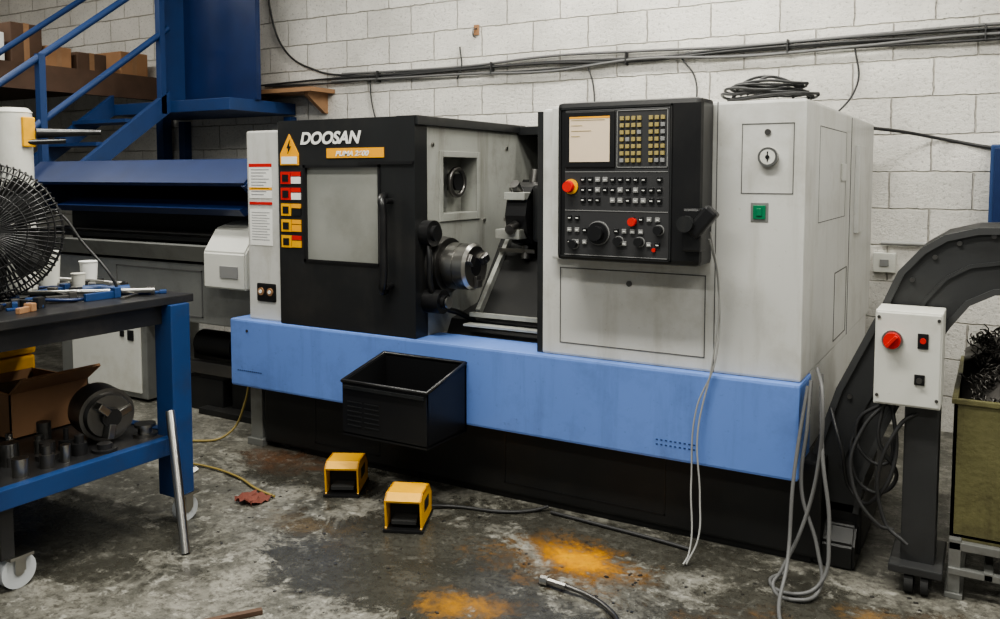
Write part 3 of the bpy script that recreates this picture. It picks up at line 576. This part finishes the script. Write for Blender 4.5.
cyls('fan_motor',[(tuple(fc-fd*0.13),tuple(fc-fd*0.02),0.07),(tuple(fc+fd*0.09),tuple(fc+fd*0.115),0.05)],'black',F)
cyls('fan_stand',[((-3.56,1.99,1.02),(-3.56,1.99,1.26),0.02),((-3.56,1.99,1.02),(-3.56,1.99,1.045),0.12)],'black',F)
tube('fan_cord',[(-3.6,2.0,1.25),(-3.5,2.18,1.4),(-3.4,2.28,1.25),(-3.3,2.36,1.06),(-3.4,2.4,1.03)],0.006,'cabled',F)
# white column lamp with yellow band
T_=group('inspection_lamp',(-3.72,2.18,1.02))
cyls('lamp_column',[((-3.74,2.19,1.02),(-3.74,2.19,1.82),0.075)],'cab',T_,seg=32)
cyls('lamp_cap',[((-3.74,2.19,1.82),(-3.74,2.19,1.84),0.078,0.06)],'cab',T_,seg=32)
box('lamp_yellow_tag',(-3.668,2.18,1.67),(-3.648,2.235,1.80),'yellow',T_,0.006)
cyls('lamp_arm',[((-3.65,2.24,1.73),(-3.52,2.46,1.74),0.022,0.012),((-3.66,2.2,1.69),(-3.60,2.34,1.70),0.012)],'black',T_)
# shelf items
def ringed(name,c,rs,m,par_=None):
    lst=[]
    z=c[2]
    for r,h in rs: lst.append(((c[0],c[1],z),(c[0],c[1],z+h),r)); z+=h
    return cyls(name,lst,m,par_,seg=32)
LC=group('lathe_chuck',(-3.32,2.30,0.40))
cyls('chuck_disc',[((-3.42,2.32,0.52),(-3.28,2.28,0.52),0.115),((-3.28,2.28,0.52),(-3.25,2.27,0.52),0.10,0.09)],'steeld',LC,seg=32)
cyls('chuck_centre',[((-3.25,2.27,0.52),(-3.22,2.262,0.52),0.04)],'black',LC)
for i in range(3):
    T=Matrix.Translation((-3.245,2.27,0.52))@Matrix.Rotation(i*2.094+0.3,4,'X'); box('chuck_jaw',(-0.01,0.03,-0.015),(0.03,0.09,0.015),'steel',LC,0.003,T)
CB=group('cardboard_box',(-3.9,2.25,0.4))
boxes('box_sides',[((-4.10,2.08,0.40),(-4.094,2.45,0.60)),((-3.666,2.08,0.40),(-3.66,2.45,0.60)),((-4.1,2.08,0.40),(-3.66,2.086,0.60)),((-4.1,2.444,0.40),(-3.66,2.45,0.60)),((-4.1,2.08,0.40),(-3.66,2.45,0.406))],'card',CB)
prism('box_flap',[(-3.67,0.60),(-3.66,0.60),(-3.56,0.67),(-3.57,0.68)],'y',2.08,2.45,'card',CB); prism('box_flap_near',[(2.08,0.60),(2.09,0.60),(1.98,0.66),(1.97,0.65)],'x',-4.1,-3.66,'card',CB)
boxes('box_contents',[((-4.05,2.1,0.41),(-3.7,2.4,0.57))],'woodd',CB,0.02)
YT=group('yellow_toolbox',(-4.23,2.34,0.40))
box('toolbox_body',(-4.34,2.2,0.40),(-4.12,2.48,0.66),'yellow',YT,0.015); box('toolbox_lid',(-4.345,2.195,0.665),(-4.115,2.485,0.73),'yellow',YT,0.02); tube('toolbox_handle',[(-4.23,2.26,0.72),(-4.23,2.28,0.765),(-4.23,2.40,0.765),(-4.23,2.42,0.72)],0.01,'black',YT)
ZT=group('tool_holder_set',(-3.3,2.0,0.40))
items=[(-3.30,2.02,[(0.045,0.02),(0.03,0.05)]),(-3.36,1.90,[(0.035,0.09)]),(-3.24,2.12,[(0.03,0.05),(0.018,0.03)]),(-3.22,2.42,[(0.05,0.015),(0.03,0.03),(0.045,0.012)]),(-3.45,2.10,[(0.028,0.11)]),(-3.2,1.85,[(0.03,0.07)]),(-3.19,2.2,[(0.05,0.012),(0.03,0.02)])]
for k in range(34):
    items.append((random.uniform(-3.62,-3.18),random.uniform(1.5,2.14),[(random.uniform(0.018,0.035),random.uniform(0.02,0.06)),(random.uniform(0.01,0.02),random.uniform(0.01,0.05))]))
for i,(x,y,rs) in enumerate(items): ringed('holder_%d'%i,(x,y,0.40),rs,['steeld','steel','bench','steel'][i%4],ZT)
cyl('steel_bar',(-2.83,2.30,0.0),(-3.063,2.43,0.53),0.0195,'steel')
bm=bmesh.new()
bmesh.ops.create_grid(bm,x_segments=6,y_segments=5,size=0.05,matrix=Matrix.Translation((-3.62,2.95,0.02)))
for v in bm.verts: v.co.z=0.004+random.uniform(0,0.02)
fin(bm,'crumpled_paper','paper')

# ---------------------------------------------------------------- bar feeder
R=group('bar_feeder',(-5.0,4.0,0))
box('feeder_cabinet',(-5.9,3.75,0.02),(-4.95,4.2,0.58),'galv',R,0.01)
box('feeder_cabinet_door',(-5.75,3.735,0.06),(-5.0,3.75,0.55),'cab',R,0.005)
boxes('feeder_cabinet_controls',[((-5.20,3.728,0.44),(-5.16,3.736,0.48)),((-5.12,3.728,0.42),(-5.06,3.736,0.49))],'black',R,0.002)
box('feeder_body',(-6.1,3.72,0.60),(-3.80,4.2,0.98),'galv',R,0.01)
boxes('feeder_body_panels',frame_rect(-5.2,-4.35,0.64,0.94,3.72,0.008,0.004),'seam',R)
boxes('feeder_leg',[((-4.25,3.85,0.03),(-4.05,4.1,0.60)),((-4.45,3.75,0.0),(-3.90,4.2,0.04))],'base',R,0.005)
boxes('feeder_underframe',[((-4.9,3.80,0.25),(-3.9,3.86,0.33)),((-4.9,4.1,0.25),(-3.9,4.16,0.33)),((-4.75,3.8,0.0),(-4.68,3.88,0.6))],'steeld',R,0.005)
box('feeder_motor_box',(-4.66,3.82,0.0),(-4.3,4.12,0.22),'base',R,0.01)
cyls('feeder_motor',[((-4.62,3.95,0.42),(-4.28,3.95,0.42),0.09),((-4.28,3.95,0.42),(-4.22,3.95,0.42),0.05)],'base',R)
prism('feeder_tray_channel',[(3.66,1.10),(3.70,1.0),(4.15,1.0),(4.19,1.22),(4.17,1.22),(4.12,1.04),(3.72,1.03),(3.68,1.11)],'x',-6.1,-4.0,'galv',R)
prism('feeder_end_plate',[(3.60,0.86),(4.2,0.86),(4.2,1.24),(3.85,1.26),(3.70,1.22),(3.60,1.08)],'x',-4.2,-3.84,'cab',R,bev=0.01)
box('feeder_end_window',(-4.05,3.593,0.93),(-3.90,3.602,1.0),'btn',R)
cyls('feeder_push_rods',[((-6.0,3.82,1.16),(-3.85,3.82,1.16),0.02),((-6.0,3.95,1.12),(-3.85,3.95,1.12),0.03)],'steeld',R)
boxes('feeder_dark_rail',[((-6.1,4.0,1.05),(-4.0,4.1,1.30)),((-6.1,3.74,1.12),(-4.05,3.78,1.15))],'base',R)
prism('feeder_hood',[(3.60,1.50),(3.62,1.48),(3.80,1.62),(4.2,1.64),(4.22,1.30),(4.24,1.30),(4.24,1.66),(3.78,1.645)],'x',-6.12,-3.84,'navy',R)
prism('feeder_hood_end',[(3.60,1.48),(3.78,1.645),(4.24,1.66),(4.24,1.28),(3.80,1.30)],'x',-3.86,-3.83,'navy',R)
prism('feeder_hood_inner',[(3.62,1.34),(3.66,1.30),(4.05,1.42),(4.02,1.46)],'x',-5.7,-3.9,'navy',R)
prism('feeder_hood_end_far',[(3.60,1.48),(3.78,1.645),(4.24,1.66),(4.24,1.28),(3.80,1.30)],'x',-6.12,-6.09,'navy',R)

# ---------------------------------------------------------------- staircase and mezzanine
S=group('steel_staircase',(-6.4,4.2,0))
def sy_(y,o): return o+0.74*(y-3.95)
for x in (-6.2,-6.95):
    ya=2.05; yb=4.98
    prism('stringer',[(ya,max(0,sy_(ya,1.32))),(ya,sy_(ya,1.50)),(yb,sy_(yb,1.50)),(yb,sy_(yb,1.32))],'x',x-0.03,x+0.03,'stairblue',S)
boxes('treads',[((-6.93,3.95+(z-1.45)/0.74-0.12,z-0.02),(-6.22,3.95+(z-1.45)/0.74+0.12,z+0.01)) for z in [0.2*i for i in range(1,11)]],'stairblue',S)
cyls('rails',[((-6.2,2.5,sy_(2.5,2.02)),(-6.2,5.0,sy_(5.0,2.02)),0.026),((-6.2,2.5,sy_(2.5,2.50)),(-6.2,5.0,sy_(5.0,2.50)),0.026),((-6.95,2.5,sy_(2.5,2.50)),(-6.95,5.0,sy_(5.0,2.50)),0.024)],'stairblue',S)
boxes('posts',[((-6.23,y-0.025,sy_(y,1.35)),(-6.17,y+0.025,sy_(y,2.52))) for y in (2.6,3.85,4.92)]+[((-6.98,y-0.025,sy_(y,1.35)),(-6.92,y+0.025,sy_(y,2.52))) for y in (2.6,3.85)],'stairblue',S)
box('landing',(-6.98,4.98,2.08),(-5.45,WY-0.01,2.18),'stairblue',S,0.005)
box('landing_panel',(-6.32,5.25,2.18),(-5.42,5.30,3.9),'navy',S)
box('landing_panel_side',(-6.36,5.0,2.18),(-6.30,5.30,3.9),'stairblue',S)
boxes('landing_supports',[((-5.52,5.66,0),(-5.44,5.74,2.06)),((-6.9,5.66,0),(-6.82,5.74,2.06))],'stairblue',S)
Z=group('mezzanine_platform',(-8.5,4.5,0))
box('platform_deck',(-10.9,1.6,2.40),(-7.05,WY-0.01,2.48),'woodd',Z)
box('platform_edge_beam',(-7.09,1.6,2.26),(-7.02,WY-0.01,2.42),'woodd',Z)
boxes('platform_posts',[((-7.15,1.7,0),(-7.05,1.8,2.4)),((-10.8,1.7,0),(-10.7,1.8,2.4)),((-7.15,5.6,0),(-7.05,5.7,2.4))],'stairblue',Z)
for i,(y,w,h,m) in enumerate([(3.55,0.3,0.40,'woodd'),(3.9,0.3,0.26,'paper'),(4.25,0.28,0.36,'woodd'),(4.56,0.24,0.20,'card'),(4.85,0.3,0.18,'woodd'),(5.3,0.3,0.24,'card')]):
    e=group('storage_box',(-7.5,y+w/2,2.48))
    box('carton',(-7.8,y,2.482),(-7.25,y+w,2.48+h),m,e,0.01); box('tape',(-7.801,y+w/2-0.025,2.49),(-7.249,y+w/2+0.025,2.481+h),'wood',e)
# ---------------------------------------------------------------- wall things
WS=group('wall_shelf',(-5.5,5.6,2.25))
box('shelf_board',(-5.95,5.45,2.25),(-5.0,WY,2.285),'wood',WS)
for k,x in (('shelf_bracket',-5.12),('shelf_bracket_far',-5.8)):
    prism(k,[(WY,2.25),(WY,2.08),(WY-0.03,2.08),(5.5,2.22),(5.5,2.25)],'x',x,x+0.04,'wood',WS)
WC=group('wall_cables',(-2.5,5.73,2.38))
sp=[]
yw=WY-0.02
sp.append([(-5.75,yw,3.6),(-5.72,yw,3.0),(-5.55,yw,2.65),(-5.2,yw,2.46),(-4.9,yw,2.40),(-4,yw,2.38),(-3,yw,2.38),(-2,yw,2.36),(-1,yw,2.36),(0,yw,2.36),(2,yw,2.38),(4.9,yw,2.38)])
for k in range(3):
    sp.append([(-5.9+k*0.1,yw-0.005*k,2.36-0.01*k)]+[(x,yw-0.008*k,2.375+random.uniform(-0.022,0.022)-0.02*k) for x in [-5,-4.3,-3.6,-2.9,-2.2,-1.5,-0.8,-0.1,0.6,2,4.9]])
tube('cables_dark',None,0.009,'cabled',WC,splines=sp)
tube('cable_grey',None,0.010,'cable',WC,splines=[[(-5.0,yw-0.02,2.35)]+[(x,yw-0.02,2.34+random.uniform(-0.03,0.015)) for x in [-4.3,-3.6,-2.9,-2.2,-1.5,-0.8,-0.1,0.6,4.9]],[(-4.9,yw,2.41)]+[(x,yw,2.41+random.uniform(-0.02,0.02)) for x in [-4.3,-3.6,-2.9,-2.2,-1.5,-0.8,-0.1,0.6,4.9]]])
tube('drop_cables',None,0.006,'cabled',WC,splines=[[(-4.6,yw,2.38),(-4.58,yw,2.15),(-4.5,yw,1.9)],[(-1.9,yw-0.01,2.34),(-1.8,yw-0.02,2.2),(-1.78,yw-0.1,1.9),(-1.75,yw-0.15,1.5)],[(-2.6,yw-0.01,2.34),(-2.55,yw-0.02,2.2),(-2.5,yw-0.1,1.9)],[(-0.8,yw-0.01,2.34),(-0.78,yw-0.02,2.1),(-0.95,yw-0.1,1.85)],[(-3.7,yw,2.55),(-3.68,yw-0.01,2.38),(-3.72,yw-0.01,2.3)]])
boxes('cable_clips',[((x-0.004,yw-0.035,2.32),(x+0.004,WY,2.41)) for x in (-4.5,-3.4,-2.3,-1.2,-0.1,1.2)],'cabled',WC)
tube('supply_cable',[(-0.66,5.38,1.82),(-0.5,5.55,1.80),(-0.3,yw,1.76),(0.0,yw,1.70),(0.5,yw,1.68),(1.5,yw,1.7)],0.010,'cabled',WC)
tube('low_conduit',[(-0.62,yw,1.13),(-0.2,yw,1.13),(0.3,yw,1.12),(1.5,yw,1.12)],0.013,'cablel',WC)
HK=group('wall_hook',(-3.55,5.72,2.66))
box('hook_plate',(-3.575,WY-0.015,2.63),(-3.53,WY,2.71),'card',HK,0.004); tube('hook_loop',[(-3.55,WY-0.015,2.68),(-3.55,WY-0.06,2.66),(-3.55,WY-0.06,2.62),(-3.55,WY-0.03,2.61)],0.006,'steeld',HK)
WB=group('wall_socket',(-0.6,5.7,1.0))
box('socket_plate',(-0.66,WY-0.04,0.95),(-0.53,WY,1.07),'cab',WB,0.005); box('socket_switch',(-0.62,WY-0.048,0.99),(-0.57,WY-0.038,1.03),'btn',WB)
BX=group('blue_wall_cabinet',(0.15,5.6,1.4))
box('cabinet_body',(-0.05,WY-0.16,1.22),(0.45,WY,1.72),'stairblue',BX,0.01); box('cabinet_door',(-0.03,WY-0.17,1.24),(0.43,WY-0.158,1.70),'navy',BX,0.004); cyl('cabinet_knob',(0.37,WY-0.17,1.47),(0.37,WY-0.19,1.47),0.02,'steel',BX)

# ---------------------------------------------------------------- lighting
def lamp(x,y,power,sx=2.4,sy=0.35,z=4.3,col=(1,0.98,0.90)):
    e=group('fluorescent_light',(x,y,z))
    box('fitting',(x-sx/2,y-0.12,z+0.03),(x+sx/2,y+0.12,z+0.12),'cab',e); cyls('fitting_tubes',[((x-sx/2,y+k,z+0.01),(x+sx/2,y+k,z+0.01),0.018) for k in (-0.06,0.06)],'lamp',e)
    cyls('hanger',[((x-sx/3,y,z+0.12),(x-sx/3,y,4.8),0.008),((x+sx/3,y,z+0.12),(x+sx/3,y,4.8),0.008)],'steeld',e)
    l=bpy.data.lights.new('tube_light','AREA'); l.shape='RECTANGLE'; l.size=sx; l.size_y=sy; l.energy=power; l.color=col
    o=bpy.data.objects.new('tube_light',l); link(o); o.location=(x,y,z-0.03); o.parent=e; o.matrix_parent_inverse=Matrix.Translation((-x,-y,-z))
lamp(-1.5,1.8,185); lamp(-5.0,2.8,100); lamp(1.6,3.0,135); lamp(-2.5,-1.2,105); lamp(-8,3.0,60); lamp(1.5,-1.0,70); lamp(-2.0,4.6,125)
w=bpy.data.worlds.new('World'); scene.world=w; w.use_nodes=True
w.node_tree.nodes['Background'].inputs[0].default_value=(0.88,0.93,0.93,1); w.node_tree.nodes['Background'].inputs[1].default_value=0.24
try: scene.view_settings.look='AgX - Medium High Contrast'
except Exception: pass
# ---------------------------------------------------------------- camera
cd=bpy.data.cameras.new('camera'); cam=bpy.data.objects.new('camera',cd); link(cam)
cam.location=(0,0,1.55); cam.rotation_euler=(math.radians(86.0),0,math.radians(30.2))
cd.sensor_width=36; cd.lens=30.85; cd.shift_y=-0.075; cd.clip_start=0.05
scene.camera=cam
